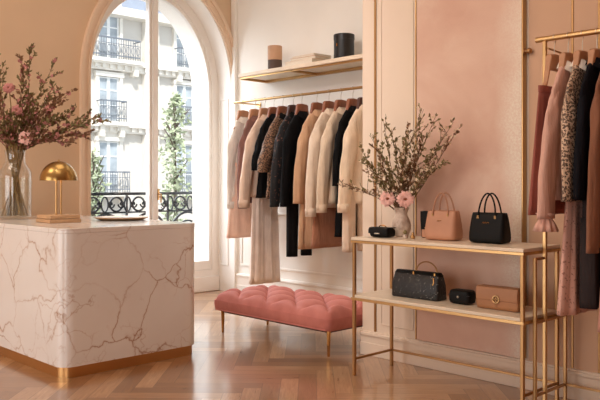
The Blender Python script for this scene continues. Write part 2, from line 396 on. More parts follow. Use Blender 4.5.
def baseboard(m, ax, p, a0, a1, s, h=.2):
    """skirting along an axis: ax 'x' runs in x at y=p, else in y at x=p; s = direction it stands proud"""
    for d, z0, z1 in ((.022, 0, h), (.034, h-.035, h-.012), (.03, 0, .1)):
        lo, hi = sorted((p, p+s*d))
        if ax == 'x': m.box(a0, a1, lo, hi, z0, z1)
        else: m.box(lo, hi, a0, a1, z0, z1)
    return m
struct(baseboard(MB(), 'x', DY, PX-.0, BX, -1, .19).build('baseboard_display', M['cream'], bevel=.004))
struct(baseboard(MB(), 'x', NY, WX, PX, -1, .24).build('baseboard_niche', M['trimw'], bevel=.004))
struct(baseboard(MB(), 'y', WX, BY, YC-1.09, 1, .24).build('baseboard_left', M['trimw'], bevel=.004))
def frame_x(m, x0, x1, z0, z1, y, w=.025, d=.014):      # picture-frame moulding on a wall facing -y
    m.rings([[(x,y,z),(x,y-d,z),(u,y-d,v),(u,y,v)] for x, z, u, v in ((x0,z0,x0+w,z0+w),(x1,z0,x1-w,z0+w),(x1,z1,x1-w,z1-w),(x0,z1,x0+w,z1-w))], closed=True)
m = MB(); frame_x(m, -7.14, -6.62, .34, 2.0, NY); frame_x(m, -6.5, -4.1, .34, 1.0, NY); struct(m.build('trim_3', M['niche'], bevel=.004))
m = MB(); m.box(-7.28, -7.2, NY-.05, NY, 0, CEIL); struct(m.build('trim_4', M['niche'], bevel=.008))
m = MB(); frame_x(m, -7.5, -7.33, .32, 2.4, YC+.952, .02, .01); struct(m.build('trim_5', M['trimw'], bevel=.003))
# display wall: cream panel, brass strips, limewashed pink panel with brass edging
m = MB(); frame_x(m, -3.75, -3.43, .25, 3.9, DY, .012, .006); struct(m.build('trim_6', M['cream'], bevel=.005))
for i, x in enumerate((-3.80, -3.385)):
    struct(MB().box(x-.009, x+.009, DY-.012, DY, .19, CEIL).build('trim_%d' % (7+i), M['brassd'], bevel=.003))
for i, x in enumerate((-2.19, -2.02, -1.3, -.4)):
    struct(MB().box(x-.008, x+.008, DY-.012, DY, .19, CEIL).build('trim_%d' % (9+i), M['brassd'], bevel=.003))
pp = thing('wall_panel', 'tall pink limewashed panel with worn silvery patches framed by brass edging on the display wall', 'wall panel', (-2.945, DY, .2))
MB().box(-.425, .425, -.045, 0, 0, CEIL-.2).build('sheet', M['pink'], pp, smooth=False)
for x in (-.438, .425): MB().box(x, x+.012, -.050, 0, 0, CEIL-.2).build('edging', M['brass'], pp, bevel=.003)

# ------------------------------------------------------------------ reception counter
cx0, cx1, cy0, cy1 = -7.0, -4.83, 2.415, 3.575
ct = thing('reception_counter', 'white marble reception counter with golden brown veins and rounded corner', 'counter', (cx1, cy0, 0))
hx, hy = (cx1-cx0)/2, (cy1-cy0)/2
def slab(hx, hy, r, z0, z1): 
    c = (-hx_, hy_); q = rrect(hx, hy, r, 8, c); return MB().rings([[(x,y,z0) for x, y in q], [(x,y,z1) for x, y in q]])
hx_, hy_ = hx, hy
slab(hx, hy, .10, .075, 1.0).build('body', M['marble'], ct)
slab(hx+.0015, hy+.0015, .10, 1.0, 1.035).build('top', M['marble'], ct, bevel=.004)
slab(hx-.012, hy-.012, .10, 0, .075).build('plinth', M['plinth'], ct)

# lamp
lt = thing('table_lamp', 'brass dome table lamp with twin stems on a square stacked base', 'lamp', (-5.675, 2.81, 1.035))
m = MB(); m.box(-.125, .125, -.132, .132, 0, .03); m.box(-.12, .12, -.127, .127, .032, .062); m.build('base', plain('lamp_base_wood', (198,158,120), .4, .08, 20), lt, bevel=.005)
for dy in (-.02, .02): MB().cyl((0, dy, .06), (0, dy, .40), .009, 12).build('stem', M['brass'], lt)
R_ = .146; prof = [(R_, 0)]+[(R_*cos(pi/2*i/14), .155*sin(pi/2*i/14)) for i in range(1, 14)]+[(.004, .155)]
inner = [(r*.97, z*.97) for r, z in prof]
MB().lathe(prof[::1]+inner[::-1], (0,0,.335), 40, False, False).build('shade', brass('lamp_brass', (178,144,88), .24), lt)
MB().ball((0,0,.43), .03, 12, 8).build('bulb', plain('frosted_bulb', (250,240,225), .4), lt)
MB().ball((0,0,.494), .01, 12, 8).build('finial', M['brass'], lt)
# tray
ty = thing('serving_tray', 'shallow round gold tray with a dark rim lying on the marble counter', 'tray', (-5.665, 3.375, 1.035))
MB().lathe([(.17,0),(.185,.004),(.225,.02),(.228,.026),(.222,.027),(.18,.011),(.002,.009)], (0,0,0), 40).build('dish', plain('tray_metal', (190,148,106), .35, .1, 10, metal=.6), ty)
MB().lathe([(.168,.0095),(.168,.016),(.002,.016)], (0,0,0), 40).build('liner', plain('tray_liner', (94,84,76), .5), ty)

# ------------------------------------------------------------------ plants: stems, leaves, blossoms
def leaf_at(m, p, d, size, rng):
    d = Vector(d).normalized(); s = d.cross(Vector((rng.uniform(-1,1), rng.uniform(-1,1), rng.uniform(-.3,1)))).normalized(); n = d.cross(s)
    p = Vector(p); w = size*.26
    m.add([p, p+d*size*.45+s*w+n*size*.06, p+d*size, p+d*size*.45-s*w+n*size*.06, p+d*size*.5-n*size*.05], [(0,1,4),(1,2,4),(2,3,4),(3,0,4)])
def blossom(m, p, r, rng, k=5):
    n = Vector((rng.uniform(-1,1), rng.uniform(-1,1), rng.uniform(-.2,1))).normalized(); a = n.orthogonal().normalized(); b = n.cross(a)
    p = Vector(p)
    for i in range(k):
        t = 2*pi*i/k; u = a*cos(t)+b*sin(t); w = a*cos(t+pi/2)+b*sin(t+pi/2)
        m.add([p, p+u*r*.6+w*r*.42+n*r*.25, p+u*r+n*r*.2, p+u*r*.6-w*r*.42+n*r*.25], [(0,1,2,3)])
def spray(name, label, group, base, tip, rng, leafm, flower, nleaf=60, lsize=.03, twig=.2, ntwig=7, frac=.35, bsize=.014, sag=.05, nb=4):
    """one branch from the vase to its tip with side twigs"""
    base = Vector(base); tip = Vector(tip); o = thing(name, label, 'branch', base, 0, group); v = tip-base; Lb = v.length
    side = Vector((rng.uniform(-1,1), rng.uniform(-1,1), 0))*Lb*.06
    P = catmull([(0,0,0), v*.35+side+Vector((0,0,sag*1.6)), v*.7+side*.6+Vector((0,0,sag)), v], 6)
    st = MB(); lf = MB(); bl = MB()
    n = len(P); st.tube(P, [.0035*(1-.7*i/n) for i in range(n)], 5)
    lines = [(P[int(n*.3):], 1.0)]
    for k in range(ntwig):
        i = int(n*(frac+(.93-frac)*k/ntwig)); d = (P[min(i+1,n-1)]-P[i-1]).normalized()
        d = (d+Vector((rng.uniform(-1,1), rng.uniform(-.8,.8), rng.uniform(-.35,1)))*.95).normalized(); l = twig*rng.uniform(.5,1.0)*(1-.5*k/ntwig)
        q = [P[i], P[i]+d*l*.5+Vector((0,0,l*.06)), P[i]+d*l]; q = catmull(q, 4); st.tube(q, [.002]*len(q), 4); lines.append((q, .6))
    for q, wgt in lines:
        for k in range(max(4, int(nleaf*wgt/(len(lines)*.65)))):
            t = rng.random()*(len(q)-1.001); i = int(t); p = q[i].lerp(q[i+1], t-i)
            d = (q[i+1]-q[i]).normalized()+Vector((rng.uniform(-1,1), rng.uniform(-1,1), rng.uniform(-.6,1)))*.9
            leaf_at(lf, p, d, lsize*rng.uniform(.6,1.2), rng)
        if flower:
            for k in range(nb):
                t = rng.random(); p = q[int(t*(len(q)-1))]+Vector((rng.uniform(-1,1),rng.uniform(-1,1),rng.uniform(-.5,1)))*.015; blossom(bl, p, bsize*rng.uniform(.7,1.3), rng)
    st.build('stem', M['stem'], o); lf.build('leaves', leafm, o, smooth=False)
    if flower: bl.build('blossoms', flower, o, smooth=False)
    return o
def gerbera(name, label, group, head, root, r, facing, petm, rng, layers=((1,.0,18),(.78,.25,16),(.5,.5,12))):
    head = Vector(head); root = Vector(root); o = thing(name, label, 'flower', root, 0, group); h = head-root; n = Vector(facing).normalized(); a = n.orthogonal().normalized(); b = n.cross(a)
    pt = MB()
    for sc, lift, k in layers:
        for i in range(k):
            t = 2*pi*(i+rng.uniform(-.2,.2))/k+sc; u = a*cos(t)+b*sin(t); w = a*cos(t+pi/2)+b*sin(t+pi/2); R = r*sc*rng.uniform(.88,1.06); wd = R*pi/k*.92; p_l = rng.uniform(-.12,.12)
            p0 = h+n*r*.1*lift
            ys = [(.12,.35,0),(.45,.9,.16+lift*.35),(.8,1,.16+lift*.5),(1.0,.45,.06+lift*.55)]
            vs = []
            for s_, ww, up in ys:
                c = p0+u*R*s_+n*R*(up*.8+p_l*s_); vs += [c-w*wd*ww, c+n*R*.05, c+w*wd*ww]
            fs = []
            for q in range(3): fs += [(q*3,q*3+1,q*3+4,q*3+3),(q*3+1,q*3+2,q*3+5,q*3+4)]
            pt.add(vs, fs)
    pt.build('petals', petm, o, smooth=True, angle=180)
    e = MB(); e.ball(h+n*r*.12, r*.24, 12, 8, .6); e.build('eye', M['petalc'], o)
    MB().tube(catmull([(0,0,0), h*.5+Vector((0,0,.02)), h-n*r*.25, h], 6), .0035, 6).build('stem', M['greenstem'], o)
    return o

# counter bouquet in tall glass vase
VB = Vector((-6.47, 2.80, 1.035)); rng = random.Random(11)
vt = thing('glass_vase', 'tall clear glass vase with shoulders, half filled with water, on the marble counter', 'vase', VB)
outer = [(.10,0),(.125,.008),(.135,.03),(.138,.36),(.13,.42),(.10,.47),(.085,.50),(.086,.58),(.095,.60)]
MB().lathe(outer+[(r-.006, max(z,.012)) for r, z in outer[::-1]], (0,0,0), 40, True, True).build('vessel', M['vaseglass'], vt)
MB().lathe([(.10,.014),(.125,.03),(.130,.36),(.001,.36)], (0,0,0), 40).build('water', M['water'], vt)
RV = Vector((.6964, .7177, 0)); VV = Vector((-.7177, .6964, 0)); UP = Vector((0,0,1))
tips = [(.06,1.42,0),(.16,1.48,-.1),(.32,1.17,.05),(.52,1.10,-.1),(.68,.90,.1),(.80,.86,-.05),(.55,.66,-.12),(-.12,1.45,-.1),(-.3,1.25,0),(-.45,1.0,-.15),(.2,1.0,-.25),(.38,.82,-.25),(-.1,1.05,-.3),(.05,1.2,.1),(.46,.92,.12),(.25,.7,-.28),(-.3,.85,-.3),(.08,.86,-.33),(.62,.74,.05),(.3,1.36,.1),(-.02,.72,-.25),(.42,1.0,-.2)]
for i, (u, h, d) in enumerate(tips):
    b = VB+RV*rng.uniform(-.05,.05)+VV*rng.uniform(-.05,.05)+UP*.05
    mouth = VB+RV*u*.1+VV*d*.1+UP*.6
    big = VB+RV*u+VV*d+UP*h
    spray('leafy_branch', 'bronze green leafy branch with dusty pink blossoms rising from the tall glass vase', 'leafy branches in the glass vase',
          mouth, big, rng, M['leaf'] if i % 3 else M['leaf2'], M['petal2'], 170, .040, .25, 10, .08, .018, .03, 2)
for i in range(26):
    a = rng.uniform(0, 2*pi); r = rng.uniform(.05,.115); a2 = a+pi+rng.uniform(-.7,.7)
    s = tag(MB().tube([VB+Vector((r*cos(a), r*sin(a), .03)), VB+Vector((.055*cos(a2), .055*sin(a2), .52)), VB+Vector((.08*cos(a2), .08*sin(a2), .64))], .0065, 6).build('flower_stem', M['greenstem']),
            'cut green flower stem standing in the water of the glass vase', 'flower stem', 'cut stems in the glass vase')
for (u, h, d, lab) in ((.17,.70,-.2,'large pink carnation low on the right side of the counter bouquet'), (.02,1.12,-.2,'dusty pink flower high in the counter bouquet'), (-.06,.86,-.28,'dusty pink flower at the left of the counter bouquet'), (.1,.93,-.22,'small dusty pink flower in the middle of the counter bouquet')):
    gerbera('carnation', lab, 'pink flowers in the counter bouquet', VB+RV*u+VV*d+UP*h, VB+RV*u*.1+UP*.58, .065 if h < .75 else .05, (.72,-.6,.25), M['petal'] if h < .75 else M['petal2'], rng, ((1,.0,16),(.9,.5,16),(.72,.9,14),(.5,1.3,10)))

# ------------------------------------------------------------------ niche: shelf, rail, clothes
sh = thing('wall_shelf', 'long ivory wall shelf on a brass bracket frame above the clothes rail', 'shelf', (-5.2, NY, 2.56))
MB().box(-1.49, 1.27, -.42, 0, 0, .042).build('board', M['slab'], sh, bevel=.004)
for x in (-1.47, -.62, .4): MB().box(x-.012, x+.012, -.40, 0, -.026, 0).build('bracket', M['brass'], sh, bevel=.002)
MB().box(-1.47, 1.25, -.40, -.376, -.02, 0).build('front_rail', M['brass'], sh, bevel=.002)
MB().box(-1.47, 1.25, -.03, 0, -.03, 0).build('back_rail', M['brass'], sh, bevel=.002)
t = thing('candle_canister', 'tan and dark brown two tone cylinder at the left of the high shelf', 'canister', (-6.28, 5.7, 2.602))
MB().lathe([(.078,0),(.08,.004),(.08,.13)], n=32).build('body', M['darkbox'], t); MB().lathe([(.082,.13),(.082,.286),(.078,.29)], n=32).build('lid', M['tanbox'], t)
t = thing('storage_canister', 'tall black round box at the right of the high shelf', 'canister', (-5.225, 5.7, 2.602))
MB().lathe([(.103,0),(.105,.004),(.105,.215)], n=36).build('body', M['blackbox'], t); MB().lathe([(.108,.215),(.108,.266),(.103,.27)], n=36).build('lid', M['blackbox'], t)
MB().box(-.006, .006, -.111, -.104, .14, .17).build('tab', M['gold'], t)
def book(label, loc, w, d, h, cov, rz=0):
    t = thing('book', label, 'book', loc, rz, 'books on the high shelf')
    m = MB(); m.box(-w/2, w/2, -d/2, d/2, 0, .005).box(-w/2, w/2, -d/2, d/2, h-.005, h).box(-w/2, w/2, d/2-.005, d/2, 0, h); m.build('cover', cov, t, bevel=.001)
    MB().box(-w/2+.006, w/2-.006, -d/2+.006, d/2-.004, .005, h-.005).build('pages', M['page'], t)
book('wide cream book at the bottom of the stack on the high shelf', (-5.74, 5.68, 2.602), .42, .28, .05, M['paper'])
book('sand coloured book in the middle of the stack on the high shelf', (-5.70, 5.69, 2.652), .36, .26, .032, M['paper2'], .06)
book('thin cream book on top of the stack on the high shelf', (-5.69, 5.69, 2.684), .35, .25, .022, M['paper'], -.04)

ROD = 2.285; RY = 5.55
rt = thing('clothes_rail', 'brass clothes rail across the niche under the high shelf', 'clothes rail', (-5.4, RY, ROD))
MB().cyl((-1.42,0,0), (1.46,0,0), .014, 16).build('rod', M['brass'], rt)
for x in (-1.40, 1.40):
    m = MB(); m.tube([(x,0,0),(x,NY-RY,0)], .009, 10); m.cyl((x,NY-RY-.012,0), (x,NY-RY,0), .035, 20); m.build('bracket', M['brass'], rt)

# hangers
def make_hanger(wood, label, loc, group):
    h = thing('coat_hanger', label, 'hanger', loc, 0, group)
    m = MB(); rs = []
    for y, zt, hh, tk in ((-.14,-.315,.02,.010),(-.125,-.295,.024,.012),(-.105,-.255,.034,.014),(-.08,-.15,.06,.016),(-.072,-.112,.085,.020),(-.06,-.104,.092,.021),(0,-.098,.096,.021),(.06,-.104,.092,.021),(.072,-.112,.085,.020),(.08,-.15,.06,.016),(.105,-.255,.034,.014),(.125,-.295,.024,.012),(.14,-.315,.02,.010)):
        rs.append([(p[0], y, zt-hh/2+p[1]) for p in rrect(tk, hh/2, min(tk, hh/2)*.6, 3)])
    m.rings(rs); m.build('shoulders', wood, h)
    MB().tube(catmull([(0,-.017,-.006),(0,-.012,.012),(0,0,.0185),(0,.013,.012),(0,.0175,-.004),(0,.008,-.03),(0,0,-.055),(0,0,-.11)], 4), .0028, 6).build('hook', M['steel'], h)
    return h

def ring_pts(w, d, z, N, fa, k, ph, rng_seed, y0=0, x0=0, p=.85):
    out = []
    for j in range(N):
        t = 2*pi*j/N; c, s_ = cos(t), sin(t)
        f = 1+fa*(sin(k*t+ph)+.6*sin((k*2-1)*t+ph*2.3+z*2)+.35*sin((k*3+1)*t+ph*1.7))
        g = 1+fa*.12*sin(k*t+ph)
        out.append((x0+d*f*math.copysign(abs(s_)**p, s_), y0+w*g*math.copysign(abs(c)**p, c), z))
    return out
def shirt(kind, label, cat, x, y, z, mat, rng, hem=.95, sw=.215, drop=.20, sleeve=.85, flare=.04, depth=.044, sr=.068, flat=.60, collar=None, cuff=None, buttons=None, group=None, tilt=0, sleeves=True, fold=.24, sflare=.075, N=52, ruffle=False):
    """garment on a hanger: shoulders run along y, the front faces +x; z is the neck height"""
    o = thing(kind, label, cat, (x, y, z), tilt, group); ph = rng.uniform(0, 6); rs = []
    prof = [(0,.050,.028),(-.012,.070,.034),(-drop*.32,.118,depth*.80),(-drop*.62,sw*.76,depth*.95),(-drop*.85,sw*.93,depth),(-drop-.03,sw,depth*1.02),(-drop-.10,sw*.97,depth*1.05)]
    for zz, w, d in prof: rs.append(ring_pts(w, d, zz, N, .03 if zz > -drop else .06, 5, ph, 0))
    n = 14; z0 = -drop-.10
    for i in range(1, n+1):
        t = i/n; zz = z0+(-hem-z0)*t; w = sw*.97+flare*t-.012*sin(pi*t); d = depth*1.05+.012*t
        rs.append(ring_pts(w, d, zz+.008*sin(3*ph)*t, N, .06+fold*t, 5, ph+t*.9, 0, rng.uniform(-.003,.003), rng.uniform(-.003,.003)))
    MB().rings(rs, True, True).build('body', mat, o, angle=180)
    if sleeves:
        for s in (-1, 1):
            L = sleeve*rng.uniform(.97,1.03); fw = rng.uniform(-.005,.03)
            P = catmull([(0, s*(sw-.10), -drop*.62), (0, s*(sw-.05), -drop-.03), (fw*.4, s*(sw-.018), -drop-.17), (fw, s*(sw+sflare*.55), -drop-.15-(L-.15)*.5), (fw*1.3, s*(sw+sflare), -drop-L)], 7)
            k = len(P); ph2 = rng.uniform(0, 6); rr = []; nn = 20
            for i, p in enumerate(P):
                t = i/(k-1); r = sr*(.50+.62*min(t*2.6,1)**.8-.28*max(0,t-.45)/.55) if not ruffle else sr*(.50+.62*min(t*2.6,1)**.8+.08*t)
                ring = []
                for j in range(nn):
                    a = 2*pi*j/nn; q = r*(1+.08*sin(2*a+ph2+t*4)+.07*sin(5*a-ph2+t*9)+.05*sin(3*a+ph2-t*17)*sin(pi*t)+.022*sin(t*34+2*a+ph2))
                    ring.append((p.x+q*flat*sin(a), p.y+q*cos(a), p.z+.25*q*cos(a)*s*(1-t)*-1))
                rr.append(ring)
            sl = MB(); sl.rings(rr); so = sl.build('sleeve', mat, o, angle=180)
            e = P[-1]; re = sr*.68
            if ruffle:
                c = MB(); c.rings([[(e.x+(re*q*(1+am*sin(9*2*pi*j/54)))*sin(2*pi*j/54), e.y+(re*q*(1+am*sin(9*2*pi*j/54)))*cos(2*pi*j/54), e.z+dz) for j in range(54)] for dz, q, am in ((.03,1.25,0),(.01,.8,.02),(0,.75,.02),(-.03,1.1,.12),(-.07,1.35,.2))]); c.build('cuff', cuff or mat, so, angle=180)
            elif cuff is not None:
                c = MB(); c.rings([[(e.x+re*q*sin(2*pi*j/20), e.y+re*q*cos(2*pi*j/20), e.z+dz) for j in range(20)] for dz, q in ((.05,1.05),(.045,1.12),(-.03,1.10),(-.032,.9))]); c.build('cuff', cuff, so, angle=180)
    if collar:
        c = MB(); kk = 28; pts = []
        for lvl, rad, up in ((0,.85,-.01),(1,.85,.012),(2,1.05,.006),(3,1.4,-.038)):
            row = []
            for j in range(kk):
                a = 2*pi*j/kk; fr = max(0, sin(a))
                row.append((.042*rad*sin(a)*(1+.25*fr), .062*rad*cos(a), up-.03*fr*fr-(.025*fr if lvl == 3 else 0)))
            pts.append(row)
        c.rings(pts, False, False); c.build('collar', collar, o, angle=180)
        m = MB(); xs = depth*1.08
        m.rings([[(xs+.002+.006*sin(i*1.3+ph), -.014, -.06-(hem-.08)*i/12), (xs+.009+.006*sin(i*1.3+ph), -.012, -.06-(hem-.08)*i/12), (xs+.009+.006*sin(i*1.3+ph), .014, -.06-(hem-.08)*i/12), (xs-.02, .016, -.06-(hem-.08)*i/12), (xs-.02, -.016, -.06-(hem-.08)*i/12)] for i in range(13)])
        m.build('placket', mat, o, angle=180)
    if buttons:
        for i in range(4): MB().ball((depth*1.08+.014, 0, -.22-.15*i), .009, 10, 6, 1).build('button', buttons, o)
    return o
def skirt(kind, label, cat, x, y, ztop, zbot, mat, rng, w0=.13, w1=.24, d0=.035, d1=.06, k=9, fold=.18, group=None, N=90, y0=0):
    o = thing(kind, label, cat, (x, y, ztop), 0, group); ph = rng.uniform(0, 6); rs = []; n = 16; H = ztop-zbot
    for i in range(n+1):
        t = i/n; rs.append(ring_pts(w0+(w1-w0)*t, d0+(d1-d0)*t, -H*t, N, .03+fold*t**.7, k, ph+.5*t, 0, y0*t, 0))
    MB().rings(rs).build('cloth', mat, o, angle=180)
    MB().rings([ring_pts(w0+.004, d0+.004, zz, 40, .0, 5, 0, 0) for zz in (.03, .028, -.006, -.008)]).build('waistband', mat, o, angle=180)
    return o
def trousers(kind, label, x, y, ztop, zbot, mat, rng, w=.075, sep=.095, group=None, d=.045):
    o = thing(kind, label, 'trousers', (x, y, ztop), 0, group); H = ztop-zbot
    MB().rings([ring_pts(sep+w*.9, d, 0, 40, .02, 5, 0, 0), ring_pts(sep+w*.95, d*1.05, -.2, 40, .05, 5, 1, 0)]).build('waist', mat, o, angle=180)
    for s in (-1, 1):
        ph = rng.uniform(0, 6); rs = []
        for i in range(13):
            t = i/12; rs.append(ring_pts(w*(1-.1*t), d*(1+.05*t), -.14-(H-.14)*t+rng.uniform(-.002,.002), 32, .05+.1*t, 4, ph+t, 0, s*sep*(1+.12*t), 0))
        MB().rings(rs).build('trouser_leg', mat, o, angle=180)
    return o

rng = random.Random(21); G = 'hangers on the niche rail'; GC = 'clothes on the niche rail'
NK = ROD-.178     # neck height
spec = [(-6.66,'wood_tan','the sheer ivory blouse'),(-6.45,'wood_tan','the mauve brown cardigan'),(-6.28,'wood_tan','the blush blouse over the pale skirt'),(-6.13,'wood_hang','the short sleeved black blouse'),
        (-5.985,'wood_hang','the leopard print blouse'),(-5.82,'wood_dark','the dark floral jacket'),(-5.69,'wood_hang','the plain black blazer'),(-5.467,'wood_hang','the long tan coat'),
        (-5.295,'wood_hang','the cream blouse beside the tan coat'),(-5.129,'wood_hang','the oatmeal cardigan'),(-4.968,'wood_hang','the black dress'),(-4.83,'wood_dark','the beige blouse nearest the pillar')]
for x, w, what in spec: make_hanger(M[w], 'wooden hanger holding '+what, (x, RY, ROD), G)
X = [s[0] for s in spec]
shirt('blouse', 'sheer ivory long sleeved blouse at the far left end of the niche rail', 'blouse', X[0], RY, NK, M['f_ivory'], rng, .92, sleeve=.80, sw=.165, sflare=.01, collar=M['f_ivory'], cuff=M['f_ivory'], group=GC)
skirt('skirt', 'peach skirt hanging under the ivory blouse at the left of the rail', 'skirt', X[0]+.02, RY, 1.55, .73, M['f_peach'], rng, .15, .25, group=GC, k=5, fold=.1)
shirt('cardigan', 'mauve brown cardigan hanging second from the left on the niche rail', 'cardigan', X[1], RY, NK, M['f_mauve'], rng, .98, sleeve=.84, collar=M['f_mauve'], sw=.18, sflare=.02, group=GC)
shirt('blouse', 'blush beige loose blouse hanging over the long pale skirt', 'blouse', X[2], RY, NK, M['f_blush'], rng, .90, sleeve=.78, collar=M['f_blush'], cuff=M['f_blush'], sr=.08, sflare=.10, group=GC)
skirt('skirt', 'long pale pink pleated skirt reaching almost to the floor behind the bench', 'skirt', X[2], RY, 1.5, .24, M['f_paleskirt'], rng, .17, .22, .035, .06, 8, .16, group=GC)
shirt('blouse', 'black short sleeved blouse hanging between blush blouse and leopard print blouse', 'blouse', X[3], RY, NK, M['f_black'], rng, .92, sleeve=.42, collar=M['f_black2'], group=GC)
shirt('blouse', 'brown leopard print blouse with elbow length sleeves on the niche rail', 'blouse', X[4], RY, NK, M['leopard'], rng, .92, sleeve=.44, sr=.08, collar=M['f_black'], sflare=.08, group=GC)
shirt('jacket', 'black jacket with a dim floral print beside the black blazer', 'jacket', X[5], RY, NK, M['floral'], rng, .95, sleeve=.80, collar=M['f_black'], group=GC)
shirt('blazer', 'plain black blazer over black trousers in the middle of the niche rail', 'blazer', X[6], RY, NK, M['f_black'], rng, .94, sleeve=.78, collar=M['f_black2'], group=GC)
trousers('trousers', 'black trousers hanging below the black blazer', X[6]-.02, RY-.02, 1.45, .58, M['f_black2'], rng, group=GC)
shirt('coat', 'long tan coat hanging to the right of the black blazer', 'coat', X[7], RY, NK, M['f_tancoat'], rng, 1.42, sleeve=.78, collar=M['f_tancoat'], buttons=M['wood_dark'], flare=.05, depth=.047, group=GC)
shirt('blouse', 'cream long sleeved blouse hanging over the brown skirt', 'blouse', X[8], RY, NK, M['f_cream'], rng, 1.0, sleeve=.86, collar=M['f_cream'], cuff=M['f_cream'], sr=.074, group=GC)
skirt('skirt', 'plain brown skirt hanging below the cream blouse', 'skirt', X[8], RY, 1.5, .70, M['f_brown'], rng, .16, .25, .04, .055, 3, .05, group=GC)
shirt('cardigan', 'oatmeal cardigan hanging between the cream blouse and the black dress', 'cardigan', X[9], RY, NK, M['f_beige'], rng, .97, sleeve=.84, collar=M['f_beige'], cuff=M['f_beige'], sr=.072, group=GC)
shirt('dress', 'narrow black dress hanging near the right end of the niche rail', 'dress', X[10], RY, NK, M['f_black'], rng, 1.28, sleeve=.6, collar=M['f_black2'], depth=.04, sr=.056, sflare=.03, group=GC)
shirt('blouse', 'beige blouse nearest the pillar on the niche rail', 'blouse', X[11], RY, NK, M['f_oat'], rng, .95, sleeve=.79, collar=M['f_oat'], cuff=M['f_oat'], sr=.08, sflare=.09, group=GC)
trousers('trousers', 'long cream trousers hanging below the beige blouse beside the pillar', X[11]-.01, RY-.10, 1.45, .69, M['f_longcream'], rng, group=GC)

# ------------------------------------------------------------------ bench
bx0, bx1, by0, by1 = -5.42, -3.98, 4.17, 4.83; BL, BW = bx1-bx0, by1-by0
bt = thing('tufted_bench', 'rose pink velvet bench with button tufted top and slim brass legs', 'bench', ((bx0+bx1)/2, (by0+by1)/2, 0))
def bench_mesh():
    m = MB(); nx, ny = 168, 80; nu, nv = 8.0, 4.0; top = {}
    vs = []
    def hgt(u, v):     # u,v 0..1
        a, b = u*nu, v*nv
        d1 = abs(sin(pi*(a+b)/2)); d2 = abs(sin(pi*(a-b)/2))
        p = .072*(d1*d2)**.34
        ex = min(u, 1-u)*BL; ey = min(v, 1-v)*BW; e = min(ex, ey); r = .06
        fall = 1-(1-min(1, e/.035))**2
        f2 = min(1, e/.085); f2 = f2*f2*(3-2*f2)
        return .342+p*(.06+.94*f2)-.012*f2-.05*(1-fall)
    for j in range(ny+1):
        for i in range(nx+1):
            u, v = i/nx, j/ny
            x, y = (u-.5)*BL, (v-.5)*BW
            cr = .05; ax, ay = abs(x)-(BL/2-cr), abs(y)-(BW/2-cr)
            if ax > 0 and ay > 0:
                l = math.hypot(ax, ay); mx = max(ax, ay)
                x = math.copysign(BL/2-cr+ax*mx/l, x); y = math.copysign(BW/2-cr+ay*mx/l, y)
            vs.append((x, y, hgt(u, v)))
    idx = lambda i, j: j*(nx+1)+i
    fs = [(idx(i,j), idx(i+1,j), idx(i+1,j+1), idx(i,j+1)) for j in range(ny) for i in range(nx)]
    m.add(vs, fs)
    loop = [idx(i,0) for i in range(nx)]+[idx(nx,j) for j in range(ny)]+[idx(i,ny) for i in range(nx,0,-1)]+[idx(0,j) for j in range(ny,0,-1)]
    rows = [loop]; L = len(loop)
    for zz, off in ((.30,.010),(.27,.014),(.235,.010),(.208,.0)):
        o = len(m.v)
        for q in loop:
            x, y, _ = m.v[q]; k = 1+off*2/1.0
            dx, dy = (x/BL*2), (y/BW*2); l = math.hypot(dx**5, dy**5) or 1
            m.v.append((x+off*dx**5/l, y+off*dy**5/l, zz))
        rows.append(list(range(o, o+L)))
    for a, b in zip(rows, rows[1:]):
        for j in range(L): m.f.append((a[j], a[(j+1)%L], b[(j+1)%L], b[j]))
    m.f.append(tuple(rows[-1])); return m
bench_mesh().build('cushion', M['velvet'], bt, angle=60)
for a in range(0, 9):
    for b in range(0, 5):
        if (a+b) % 2 == 0 and 0 < a < 8 and 0 < b < 4:
            MB().ball(((a/8-.5)*BL, (b/4-.5)*BW, .338), .014, 12, 8, .6).build('button', M['velvet'], bt)
MB().box(-BL/2+.05, BL/2-.05, -BW/2+.05, BW/2-.05, .185, .208).build('base_frame', M['wood_dark'], bt)
for x in (-BL/2+.06, BL/2-.06):
    for y in (-BW/2+.06, BW/2-.06): MB().lathe([(.009,0),(.011,.005),(.017,.2)], (x,y,0), 16).build('leg', M['gold'], bt)
MB().tube([(-BL/2+.03,-BW/2-.003,.215),(BL/2-.03,-BW/2-.003,.215)], .006, 8).build('piping', M['velvet'], bt)

# ------------------------------------------------------------------ display console
tx0, tx1, ty0, ty1 = -3.535, -2.213, 3.94, 4.375
dt = thing('console_table', 'two tier brass framed console table with pale stone shelves against the pink wall', 'table', (tx0, ty0, 0))
w, d = tx1-tx0, ty1-ty0
for (x, y) in ((0,0),(w-.022,0),(0,d-.022),(w-.022,d-.022)): MB().box(x, x+.022, y, y+.022, 0, .937).build('leg', M['brassd'], dt, bevel=.003)
MB().box(-.004, w+.004, -.006, d+.004, .949, .970).build('top_shelf', M['slab'], dt, bevel=.003)
MB().box(.003, w-.003, .003, d-.003, .546, .568).build('lower_shelf', M['slab'], dt, bevel=.003)
def rim(z0, z1, name, o=.0):
    m = MB(); m.rings([[(x,y,z0),(x,y,z1),(u,v,z1),(u,v,z0)] for x, y, u, v in ((-.007,-.009,.019,.018),(w+.007,-.009,w-.019,.018),(w+.007,d+.006,w-.019,d-.018),(-.007,d+.006,.019,d-.018))], closed=True); m.build(name, M['brass'], dt, bevel=.002)
rim(.931, .949, 'top_frame'); rim(.530, .549, 'shelf_frame')
for a in ((.022, w-.022, d-.017, d-.005), (.004, .018, .022, d-.022), (w-.018, w-.004, .022, d-.022)): MB().box(*a, .108, .124).build('stretcher', M['brassd'], dt, bevel=.002)
ZT, ZL = .970, .568
